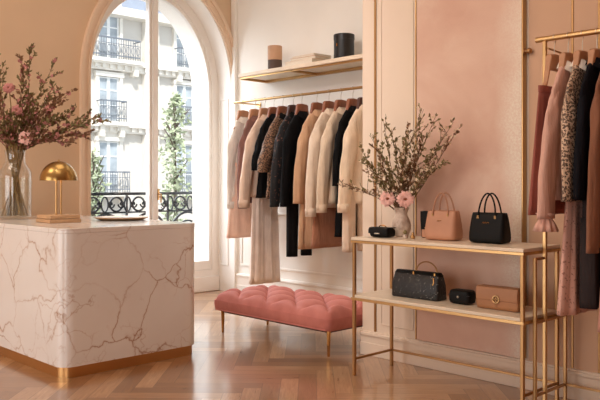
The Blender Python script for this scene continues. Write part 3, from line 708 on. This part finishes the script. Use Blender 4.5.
# white vase with gerberas
VT = Vector((-3.335, 4.24, ZT))
t = thing('ceramic_vase', 'mottled pale ceramic vase standing at the left of the console top', 'vase', VT)
prof = [(.035,0),(.048,.004),(.066,.045),(.07,.075),(.06,.115),(.045,.145),(.042,.165),(.05,.19),(.058,.205)]
MB().lathe(prof+[(r-.007, z+.001) for r, z in prof[::-1][:-2]]+[(.002,.012)], n=36).build('body', M['ceramic'], t)
rng = random.Random(5)
cpx = [(343,186),(352,188),(362,160),(366,172),(374,136),(385,122),(390,150),(398,132),(404,148),(412,128),(421,119),(432,115),(428,140),(441,122),(453,128),(456,135),(451,165),(440,152),(425,160),(376,178),(382,165),(415,165),(434,172),(398,165),(408,175),(372,150),(420,138)]
ctips = [((p-404)*.0082, (237-q)*.0072, rng.uniform(-.09,.05)) for p, q in cpx]
for i, (u, h, dd) in enumerate(ctips):
    thin = abs(u) > .38 or h > .8
    spray('leafy_branch', 'thin olive branch with small leaves and cream buds in the ceramic vase', 'olive branches in the ceramic vase', VT+Vector((u*.06, dd*.2, .17)), VT+Vector((u*1.15, dd-.02, h)), rng, M['leaf'] if i % 3 else M['leaf2'], M['whitebud'],
          70 if thin else 130, .028, .16, 9, .16 if not thin else .35, .011, .02, 3)
gerbera('gerbera', 'pink gerbera on the left over the rim of the ceramic vase', 'gerberas in the ceramic vase', VT+Vector((-.060,-.08,.268)), VT+Vector((-.01,0,.16)), .058, (.5,-.85,.12), M['petal'], rng)
gerbera('gerbera', 'pink gerbera on the right over the rim of the ceramic vase', 'gerberas in the ceramic vase', VT+Vector((.112,-.10,.268)), VT+Vector((.01,0,.16)), .062, (.65,-.75,.05), M['petal'], rng)

# bags
def loft_bag(secs, n=6):
    return [[(x, y, z) for x, y in rrect(hx, hy, min(r, hx*.95, hy*.95), n)] for hx, hy, r, z in secs]
def emblem(o, y, z, s=1.0, mat=None):
    m = MB(); m.tube(catmull([(-.03*s,y,z-.004*s),(-.02*s,y,z+.006*s),(-.012*s,y,z-.004*s),(-.004*s,y,z+.006*s),(.006*s,y,z-.003*s),(.014*s,y,z+.005*s),(.03*s,y,z)], 4), .0016, 5); return m.build('emblem', mat or M['gold'], o)
def tote(name, label, loc, rz, mat, w, d, h, hh):
    o = thing(name, label, 'handbag', loc, rz, None)
    b = MB(); b.rings(loft_bag([(w*.46,d*.42,.03,0),(w*.5,d*.5,.035,.012),(w*.505,d*.5,.035,h*.3),(w*.475,d*.36,.025,h*.7),(w*.45,d*.24,.02,h),(w*.435,d*.2,.016,h*.995),(w*.44,d*.2,.016,h*.8)])); b.build('body', mat, o, subsurf=1, angle=180)
    for s in (-1, 1):
        y = s*d*.25
        P = [(-w*.24, y*1.25, h*.80), (-w*.235, y*1.15, h*.97)]+[(w*.235*(1-.12*sin(pi*i/14))*cos(pi-pi*i/14), y*1.1-(.012*s)*sin(pi*i/14), h*.97+hh*sin(pi*i/14)) for i in range(1,14)]+[(w*.235, y*1.15, h*.97), (w*.24, y*1.25, h*.80)]
        ho = MB().tube(P, .0055, 8).build('handle', mat, o, angle=180)
        m = MB()
        for x in (-w*.238, w*.238): m.box(x-.006, x+.006, y*1.3-.003, y*1.3+.003, h*.80, h*.90); m.ball((x, y*1.36, h*.87), .0055, 10, 6)
        m.build('handle_mount', M['brassd'], ho)
    for s in (-1, 1):      # side gusset fold
        MB().box(s*w*.465-.004, s*w*.465+.004, -d*.03, d*.03, h*.35, h*.93).build('side_tab', mat, o, bevel=.003)
    return o
tn = tote('handbag', 'tan leather tote handbag with two thin handles on the console top', (-2.925, 4.17, ZT), .05, M['tanleather'], .24, .14, .20, .12); emblem(tn, -.056, .13, .5)
bk = tote('handbag', 'black leather tote handbag with arched handles at the right of the console top', (-2.575, 4.17, ZT), .05, M['blackleather'], .25, .135, .195, .125); emblem(bk, -.054, .13, .8)
def clutch(name, label, cat, loc, rz, mat, w, d, h, r, flap=True):
    o = thing(name, label, cat, loc, rz)
    b = MB(); b.rings(loft_bag([(w/2-r*.3,d/2-r*.3,r,0),(w/2,d/2,r,r*.5),(w/2,d/2,r,h-r*.6),(w/2-r*.25,d/2-r*.2,r,h-r*.15),(w/2-r*.6,d/2-r*.5,r*.8,h)])); b.build('body', mat, o, angle=180, subsurf=1)
    if flap:
        f = MB(); P = [(-d*.5+.004, h*.42),(-d*.5-.004, h*.44),(-d*.5-.005, h*.8),(-d*.46, h+.003),(-d*.2, h+.006),(d*.42, h+.004),(d*.42, h-.002),(-d*.2, h-.001),(-d*.45, h-.006),(-d*.5+.002, h*.8)]
        f.rings([[(x, y, z) for y, z in P] for x in (-w/2+.004, w/2-.004)]); f.build('flap', mat, o, bevel=.002)
    return o
p = clutch('pouch', 'small black leather pouch with a clasp at the left end of the console top', 'pouch', (-3.375, 4.08, ZT), .05, M['blackleather'], .17, .11, .066, .028)
MB().box(-.022, .022, -.069, -.063, .026, .034).build('clasp', M['steel'], p, bevel=.002); MB().tube(arc((0,0,.072), .03, 0, pi, 10, 'xz', .012), .004, 8).build('grip', M['gold'], p)
# small dark bag behind the tan one
o = thing('bucket_bag', 'small dark bag with a tan lower front standing behind the tan tote', 'handbag', (-3.10, 4.27, ZT), .05)
MB().rings(loft_bag([(.055,.035,.015,0),(.06,.04,.015,.01),(.066,.042,.015,.12),(.068,.04,.015,.185),(.06,.034,.012,.185),(.058,.03,.012,.16)])).build('body', M['blackleather'], o, angle=60)
MB().box(-.045, .05, -.05, -.038, .005, .06).build('pocket', M['tanleather'], o, bevel=.004); MB().tube(catmull([(.045,-.044,.18),(.02,-.05,.13),(.0,-.05,.09),(-.02,-.05,.07)], 5), .003, 6).build('strap', M['brassd'], o)
o = thing('perfume_bottle', 'tiny cream bottle with a dark olive stopper in front of the ceramic vase', 'bottle', (-3.20, 4.11, ZT))
MB().lathe([(.012,0),(.018,.004),(.019,.018),(.012,.026),(.007,.03)], n=20).build('body', M['ceramic'], o); MB().ball((0,0,.042), .014, 12, 8, 1.2).build('stopper', M['leaf'], o)
o = thing('perfume_bottle', 'tiny rounded brass bottle next to the cream bottle on the console', 'bottle', (-3.135, 4.11, ZT))
MB().lathe([(.010,0),(.016,.004),(.017,.016),(.009,.026),(.006,.03)], n=20).build('body', M['brass'], o); MB().ball((0,0,.036), .009, 12, 8).build('stopper', M['brass'], o)
# lower shelf
o = thing('handbag', 'black sequinned top handle bag at the left of the lower console shelf', 'handbag', (-3.115, 4.15, ZL), .03)
MB().rings(loft_bag([(.186,.058,.02,0),(.192,.062,.022,.010),(.19,.056,.022,.10),(.184,.036,.02,.16),(.178,.026,.012,.17)])).build('body', M['quilt'], o, angle=50, bevel=.006)
MB().rings(loft_bag([(.185,.028,.018,.156),(.186,.033,.018,.164),(.176,.02,.012,.183)])).build('top_frame', M['blackleather'], o)
MB().tube([(-.02,0,.172)]+arc((.065,0,.175), .085, pi, 0, 16, 'xz', .075)+[(.15,0,.172)], .0045, 8).build('handle', M['brassd'], o)
m = MB()
for x in (-.02, .15): m.box(x-.005, x+.005, -.034, -.022, .150, .18)
m.tube([(.15,-.045,.15),(.155,-.05,.12),(.15,-.052,.10)], .004, 6); m.build('charm', M['gold'], o)
c = clutch('clutch', 'small rounded black box clutch in the middle of the lower console shelf', 'clutch', (-2.765, 4.15, ZL), .05, M['blackleather'], .16, .11, .092, .03, False)
MB().box(-.078, .078, -.052, .052, .058, .061).build('seam', M['blackbox'], c); MB().ball((.0, -.057, .05), .009, 10, 6).build('clasp', M['steel'], c)
c = clutch('clutch', 'camel leather flap clutch with a round brass clasp at the right of the lower shelf', 'clutch', (-2.475, 4.13, ZL), .03, M['camel'], .29, .10, .135, .012)
m = MB(); m.tube([(.022*cos(2*pi*i/24), -.060, .068+.022*sin(2*pi*i/24)) for i in range(24)], .003, 6, True)
for q in range(4): m.tube([(.012*cos(pi/4+pi/2*q)+.008*cos(2*pi*i/12), -.060, .068+.012*sin(pi/4+pi/2*q)+.008*sin(2*pi*i/12)) for i in range(12)], .0018, 5, True)
m.tube([(.0,-.06,.046),(0,-.06,.03)], .002, 5); m.build('clasp', M['brass'], c)

# ------------------------------------------------------------------ freestanding garment rack on the right
rx0, rx1, ry = -2.185, -1.12, 4.14; RZ = 2.190
gr = thing('garment_rack', 'brass freestanding garment rack at the right edge beside the console', 'clothes rack', (rx0, ry, 0))
W = rx1-rx0
for x in (0, W): MB().box(x-.011, x+.011, -.011, .011, 0, RZ).build('post', M['brass'], gr, bevel=.003)
for x in (0, W):
    MB().box(x-.010, x+.010, -.128, -.108, 0, .915).build('short_post', M['brass'], gr, bevel=.003)
    MB().box(x-.010, x+.010, .245, .265, 0, .60).build('rear_post', M['brassd'], gr, bevel=.003)
MB().tube([(-.055,0,RZ+.012),(W+.05,0,RZ+.012)], .017, 16).build('top_rod', M['brass'], gr)
MB().tube([(.02,.26,RZ-.06),(W,.26,RZ-.06)], .012, 12).build('rear_rod', M['brass'], gr)
for x in (.02, W): MB().tube([(x,0,RZ-.045),(x,.26,RZ-.06)], .006, 8).build('arm', M['brassd'], gr)
for z in (.105, .53, .90):
    for x in (0, W): MB().box(x-.007, x+.007, -.108, .25 if z < .6 else 0, z, z+.014).build('tie_bar', M['brassd'], gr)
MB().box(0, W, .25, .262, .105, .119).build('foot_rail', M['brassd'], gr)
kb = thing('coat_peg', 'small dark brass peg on the side edge of the pink panel', 'peg', (-2.505, 4.475, 2.21))
MB().cyl((0,0,0), (.006,0,0), .022, 18).build('mounting_disc', M['brassd'], kb); m = MB(); m.cyl((0,0,0), (.03,0,0), .012, 16); m.ball((.034,0,0), .019, 14, 9); m.build('stud', M['brassd'], kb)
rng = random.Random(31); G2 = 'hangers on the right rack'; GC2 = 'clothes on the right rack'; H0 = RZ+.012; NK2 = H0-.155
rs_ = [(-2.125,'wood_tan','the dusty rose skirt on the right rack'),(-2.04,'wood_tan','the pale pink blouse with ruffled cuffs'),(-1.955,'wood_tan','the flecked print blouse on the right rack'),(-1.87,'wood_tan','the navy jacket on the right rack'),(-1.785,'wood_tan','the brown coat at the right picture edge')]
for x, w_, what in rs_: make_hanger(M[w_], 'wooden hanger holding '+what, (x, ry, H0), G2)
skirt('skirt', 'dusty rose skirt furthest left on the right rack, half hidden by the pale pink blouse', 'skirt', rs_[0][0], ry-.02, NK2-.17, 1.17, M['f_rose'], rng, .16, .27, .02, .035, 6, .14, group=GC2)
shirt('blouse', 'pale pink blouse with ruffled cuffs on the right rack', 'blouse', rs_[1][0], ry, NK2, M['f_pinkb'], rng, .80, sw=.20, sleeve=.70, flat=.45, depth=.03, sr=.066, sflare=.07, collar=M['f_ivory'], ruffle=True, group=GC2)
shirt('blouse', 'brown flecked print blouse with a pale collar on the right rack', 'blouse', rs_[2][0], ry, NK2, M['sequin'], rng, .80, sw=.20, sleeve=.60, flat=.55, depth=.03, sr=.052, sflare=.05, collar=M['f_ivory'], group=GC2)
skirt('dress', 'long pink lace skirt hanging below the flecked print blouse', 'skirt', rs_[2][0]-.02, ry, 1.3, .62, M['lace'], rng, .14, .24, .03, .05, 7, .16, group=GC2)
shirt('jacket', 'dark navy jacket on the right rack beside the brown coat', 'jacket', rs_[3][0], ry, NK2, M['f_navy'], rng, .80, sw=.20, sleeve=.60, flat=.55, depth=.03, sr=.05, sflare=.04, collar=M['f_navy'], group=GC2)
trousers('trousers', 'charcoal trousers hanging below the navy jacket', rs_[3][0], ry, 1.3, .66, M['f_darkgrey'], rng, .06, .085, group=GC2)
shirt('coat', 'brown wool coat at the right picture edge on the right rack', 'coat', rs_[4][0], ry, NK2, M['f_browncoat'], rng, 1.05, sw=.20, sleeve=.86, flat=.55, depth=.03, sr=.055, collar=M['f_browncoat'], group=GC2)
skirt('skirt', 'pale rose skirt hanging below the brown coat', 'skirt', rs_[4][0]+.03, ry, 1.2, .55, M['f_palerose'], rng, .13, .2, .03, .05, 7, .16, group=GC2)

# ------------------------------------------------------------------ outside: balcony rail, street trees, facade
br = thing('balcony_railing', 'dark wrought iron balcony railing with scrolls outside the arched window', 'railing', (-8.12, YC, .1))
MB().box(-.22, .22, -2.2, 2.2, -.12, 0).build('ledge', M['stonetrim'], br)
MB().box(-.025, .025, -2.2, 2.2, 1.10, 1.135).build('top_rail', M['iron'], br, bevel=.005)
MB().box(-.016, .016, -2.2, 2.2, .88, .90).build('middle_rail', M['iron'], br); MB().box(-.016, .016, -2.2, 2.2, .10, .12).build('bottom_rail', M['iron'], br)
def spiral(c, r, a0, turns, n=18): return [(0, c[0]+r*(1-.75*i/n)*cos(a0+turns*2*pi*i/n), c[1]+r*(1-.75*i/n)*sin(a0+turns*2*pi*i/n)) for i in range(n+1)]
sc = MB()
for k in range(14):
    y = -2.03+.3125*k
    sc.tube([(0, y+.085*cos(2*pi*i/24), .99+.085*sin(2*pi*i/24)) for i in range(24)], .013, 6, True)
    sc.tube(spiral((y+.075,.99), .05, pi, 1.1), .011, 5); sc.tube(spiral((y-.075,.99), .05, 0, -1.1), .011, 5)
for k in range(13):
    y = -1.874+.3125*k; sc.tube([(0, y+.045*cos(2*pi*i/16), .99+.09*sin(2*pi*i/16)) for i in range(16)], .010, 6, True)
scroll = sc.build('upper_scroll', M['iron'], br)
sc = MB()
for k in range(8):
    y = -2.1+.6*k
    sc.tube([(0, y+.29*cos(pi*i/16), .52+.35*sin(pi*i/16)) for i in range(17)], .016, 6); sc.tube([(0, y+.2*cos(pi*i/16), .52+.24*sin(pi*i/16)) for i in range(17)], .013, 6)
    sc.tube(spiral((y-.11,.62), .09, 0, 1.3), .013, 5); sc.tube(spiral((y+.11,.62), .09, pi, -1.3), .013, 5)
    sc.tube(spiral((y-.12,.33), .12, 0, 1.3), .013, 5); sc.tube(spiral((y+.12,.33), .12, pi, -1.3), .013, 5)
sc.build('lower_scroll', M['iron'], br)
for k in range(8): MB().box(-.011, .011, -1.81+.6*k-.011, -1.81+.6*k+.011, 0, 1.10).build('baluster', M['iron'], br)
struct(MB().box(-60, -8.4, -40, 60, -6.3, -6.0).build('ground', M['street'], smooth=False))

def facade_window(p, y, z0, w, h, arch=False, balcony=0):
    sur = MB(); sur.box(0, .18, y-w/2-.16, y-w/2, z0-.05, z0+h+.1).box(0, .18, y+w/2, y+w/2+.16, z0-.05, z0+h+.1).box(0, .24, y-w/2-.2, y+w/2+.2, z0+h, z0+h+.22)
    if arch: sur.rings([[(xx, y+(w/2+.16)*cos(pi-pi*i/14)*q, z0+h+.1+(.34*q)*sin(pi*i/14)) for i in range(15)] for xx, q in ((0,1),(.2,1),(.2,.6))])
    f = sur.build('window', M['stonetrim'], p)
    MB().box(.01, .03, y-w/2, y+w/2, z0, z0+h).build('pane', M['pane'], f)
    g = MB()
    for yy in (y-w/2+.05, y-.04, y+.04, y+w/2-.05): g.box(.03, .07, yy-.04, yy+.04, z0, z0+h)
    for zz in (z0+.05, z0+h*.36, z0+h*.7, z0+h-.05): g.box(.03, .06, y-w/2, y+w/2, zz-.03, zz+.03)
    g.build('glazing_bar', M['shutter'], f)
    if balcony:
        b = MB(); y0, y1 = y-w/2-balcony, y+w/2+balcony
        b.box(.55, .62, y0, y1, z0+.95, z0+1.02).box(.56, .6, y0, y1, z0+.12, z0+.17).box(.56, .6, y0, y1, z0+.70, z0+.73)
        k = int((y1-y0)/.13)
        for i in range(k+1): yy = y0+(y1-y0)*i/k; b.box(.57, .59, yy-.012, yy+.012, z0, z0+1.0)
        for i in range(k//2): 
            yy = y0+(y1-y0)*(i+.5)/(k//2); b.tube([(.58, yy+.09*cos(2*pi*q/12), z0+.45+.2*sin(2*pi*q/12)) for q in range(12)], .014, 4, True)
        for yy in (y0, y1): b.box(0, .6, yy-.02, yy+.02, z0+.95, z0+1.0)
        b.build('balcony_rail', M['fariron'], p)
        s = MB(); s.box(0, .7, y0-.1, y1+.1, z0-.2, z0-.03); 
        for yy in (y0+.15, y1-.15): s.box(0, .5, yy-.12, yy+.12, z0-.75, z0-.2)
        s.build('balcony_slab', M['stonetrim'], p)
ap = thing('apartment_building', 'pale limestone apartment building with iron balconies seen through the window', 'building', (-33, 20, -6))
MB().box(-8, 0, -26, 30, 0, 15.8).build('wall', M['stone'], ap, smooth=False)
for z in (10.1, 13.15): 
    m = MB(); m.box(0, .55, -26, 30, z-.02, z+.16).box(0, .3, -26, 30, z-.3, z-.02)
    for i in range(140): m.box(0, .42, -26+.4*i, -26+.4*i+.16, z-.22, z-.02)
    m.build('cornice', M['stonetrim'], ap)
m = MB(); m.box(-.3, .8, -26, 30, 15.5, 15.9); m.build('eaves', M['stonetrim'], ap)
m = MB(); m.add([(-.2,-26,15.9),(-.2,30,15.9),(-2.0,30,18.4),(-2.0,-26,18.4),(-8,-26,18.4),(-8,30,18.4),(-8,-26,15.9),(-8,30,15.9)], [(0,1,2,3),(3,2,5,4),(0,3,4,6),(1,7,5,2)]); m.build('roof', M['zinc'], ap, smooth=False)
for y in (-10.1, -5.6, -1.1, 3.4, 7.9, 12.4):
    facade_window(ap, y, 10.35, 1.15, 2.2, False, .12); facade_window(ap, y, 13.4, 1.15, 2.25, False, .9 if abs(y+1.1) < .1 else .12); facade_window(ap, y, 6.9, 1.15, 2.5, True, .3)
    m = MB(); m.box(-.9, .1, y-.7, y+.7, 15.95, 17.8); m.build('dormer', M['stonetrim'], ap); MB().box(.1, .13, y-.45, y+.45, 16.05, 17.7).build('dormer_pane', M['pane'], ap)
for y in (.95, 1.55): MB().box(0, .3, y-.12, y+.12, 0, 15.5).build('pilaster', M['stonetrim'], ap)

def street_tree(label, x, y, zt, rad, H, n, seed):
    rng = random.Random(seed); o = thing('street_tree', label, 'tree', (x, y, -6)); top = zt+6
    t = MB(); t.tube(catmull([(0,0,0),(.05,.03,top*.4),(-.04,.02,top*.75),(0,0,top*.97)], 5), [.12-.1*i/15 for i in range(16)], 8)
    tips_ = []
    for i in range(16):
        a = rng.uniform(0,2*pi); z = top-H*rng.uniform(.05,.95); e = Vector((rad*.8*cos(a), rad*.8*sin(a), z+.5)); t.tube([(0,0,z-.2), e*.5+Vector((0,0,z*.5-.05)), e], [.035,.025,.012], 5); tips_.append(e)
    t.build('trunk', M['bark'], o)
    l = MB()
    for i in range(n):
        q = rng.random(); z = top-H*q; r = rad*(.35+.65*sin(pi*min(.95,.12+q*.85)))*sqrt(rng.random())*(.75+.25*sin(z*5+seed)); a = rng.uniform(0,2*pi)
        p = Vector((r*cos(a), r*sin(a), z+rng.uniform(-.15,.15)))
        leaf_at(l, p, (rng.uniform(-1,1), rng.uniform(-1,1), rng.uniform(-1,.6)), rng.uniform(.14,.26), rng)
    l.build('foliage', M['treeleaf'], o, smooth=False)
street_tree('tall slender leafy street tree seen through the right window pane', -21, 14.55, 4.3, .62, 6.5, 1100, 4)
street_tree('small street tree seen low through the left window pane', -21, 11.55, 2.3, .42, 4.0, 600, 9)

# ------------------------------------------------------------------ light
wd = bpy.data.worlds.new('sky'); scene.world = wd; wd.use_nodes = True; nt = wd.node_tree
bg = nt.nodes['Background']; bg.inputs[0].default_value = (.80,.90,1.0,1); bg.inputs[1].default_value = 1.5
def light(kind, name, loc, rot, energy, color, size=1.0, sy=None, spot=None, blend=.5):
    l = bpy.data.lights.new(name, kind); l.energy = energy; l.color = color
    if kind == 'AREA': l.shape = 'RECTANGLE'; l.size = size; l.size_y = sy or size
    if kind == 'SUN': l.angle = size
    if kind in ('SPOT', 'POINT'): l.shadow_soft_size = size
    if kind == 'SPOT': l.spot_size = spot; l.spot_blend = blend
    o = bpy.data.objects.new(name, l); COL.objects.link(o); o.location = loc; o.rotation_euler = rot; return o
def aim(o, t): o.rotation_euler = (Vector(t)-o.location).to_track_quat('-Z', 'Y').to_euler()
# sun high over the shop's own roof, on the facade across the street
s = light('SUN', 'sun', (10, 0, 30), (0,0,0), 4.3, (1,.98,.95), radians(4)); aim(s, (-14, 14, 0))
# broad soft daylight from the open sky above the far roofs
s = light('SUN', 'skylight', (-30, 5, 21), (0,0,0), 6.0, (.84,.92,1), radians(56)); aim(s, (-6, 4.4, .6))
s = light('SUN', 'skylight', (-30, -16, 18), (0,0,0), 5.0, (.88,.94,1), radians(50)); aim(s, (-6, 5.4, .6))
WARM = (1.0, .85, .70)
for x, y, e in ((-5.9, .2, 36), (-3.4, 1.6, 12), (-5.4, 3.0, 15)):
    light('AREA', 'ceiling_panel_light', (x, y, CEIL-.06), (0,0,0), e, WARM, 1.6)
light('AREA', 'niche_fill', (-5.6, 5.2, CEIL-.06), (0,0,0), 4, (1,.97,.93), 2.0, .4)  # added fill from above to lighten the niche; no fixture is modelled
lb = light('POINT', 'table_lamp_light', (-5.675, 2.81, 1.035+.385), (0,0,0), 3.0, (1,.80,.58), .03)
# two soft fill lights added behind the camera, in front of a solid wall
f = light('AREA', 'rear_fill', (-5.4, BY+.15, 1.5), (0,0,0), 88, (.93,.98,1), 3.6, 2.8); aim(f, (-5, 4, 1.4))
f = light('AREA', 'rear_fill', (-1.2, BY+.15, 1.3), (0,0,0), 95, (1,.97,.94), 3.0, 2.8); aim(f, (-4.6, 4.6, .9))
# unseen spots added up high to brighten the display wall and the niche
for p, t, e, c in (((-2.7, .9, 4.2), (-2.9, 4.5, 1.75), 215, (1,.90,.78)), ((-4.4, 1.8, 4.2), (-5.4, 5.9, .9), 330, (.98,.98,1))):
    f = light('SPOT', 'fill_spot', p, (0,0,0), e, c, .5, None, radians(66), 1.0); aim(f, t)

# ------------------------------------------------------------------ camera
cam = bpy.data.cameras.new('camera'); co = bpy.data.objects.new('camera', cam); COL.objects.link(co)
cam.lens = 752/600*36; cam.sensor_width = 36; cam.shift_y = -17/600; cam.clip_end = 300
co.location = (0, 0, 1.35); co.rotation_euler = (pi/2, 0, atan2(775, 752)); scene.camera = co
vs = scene.view_settings; vs.view_transform = 'Standard'; vs.look = 'None'; vs.gamma = 1; vs.use_curve_mapping = False; vs.exposure = 0.1
try:
    scene.cycles.use_denoising = True; scene.cycles.max_bounces = 10; scene.cycles.diffuse_bounces = 5; scene.cycles.glossy_bounces = 4; scene.cycles.transparent_max_bounces = 16
    scene.cycles.caustics_reflective = False; scene.cycles.caustics_refractive = False; scene.cycles.sample_clamp_indirect = 6
except Exception: pass
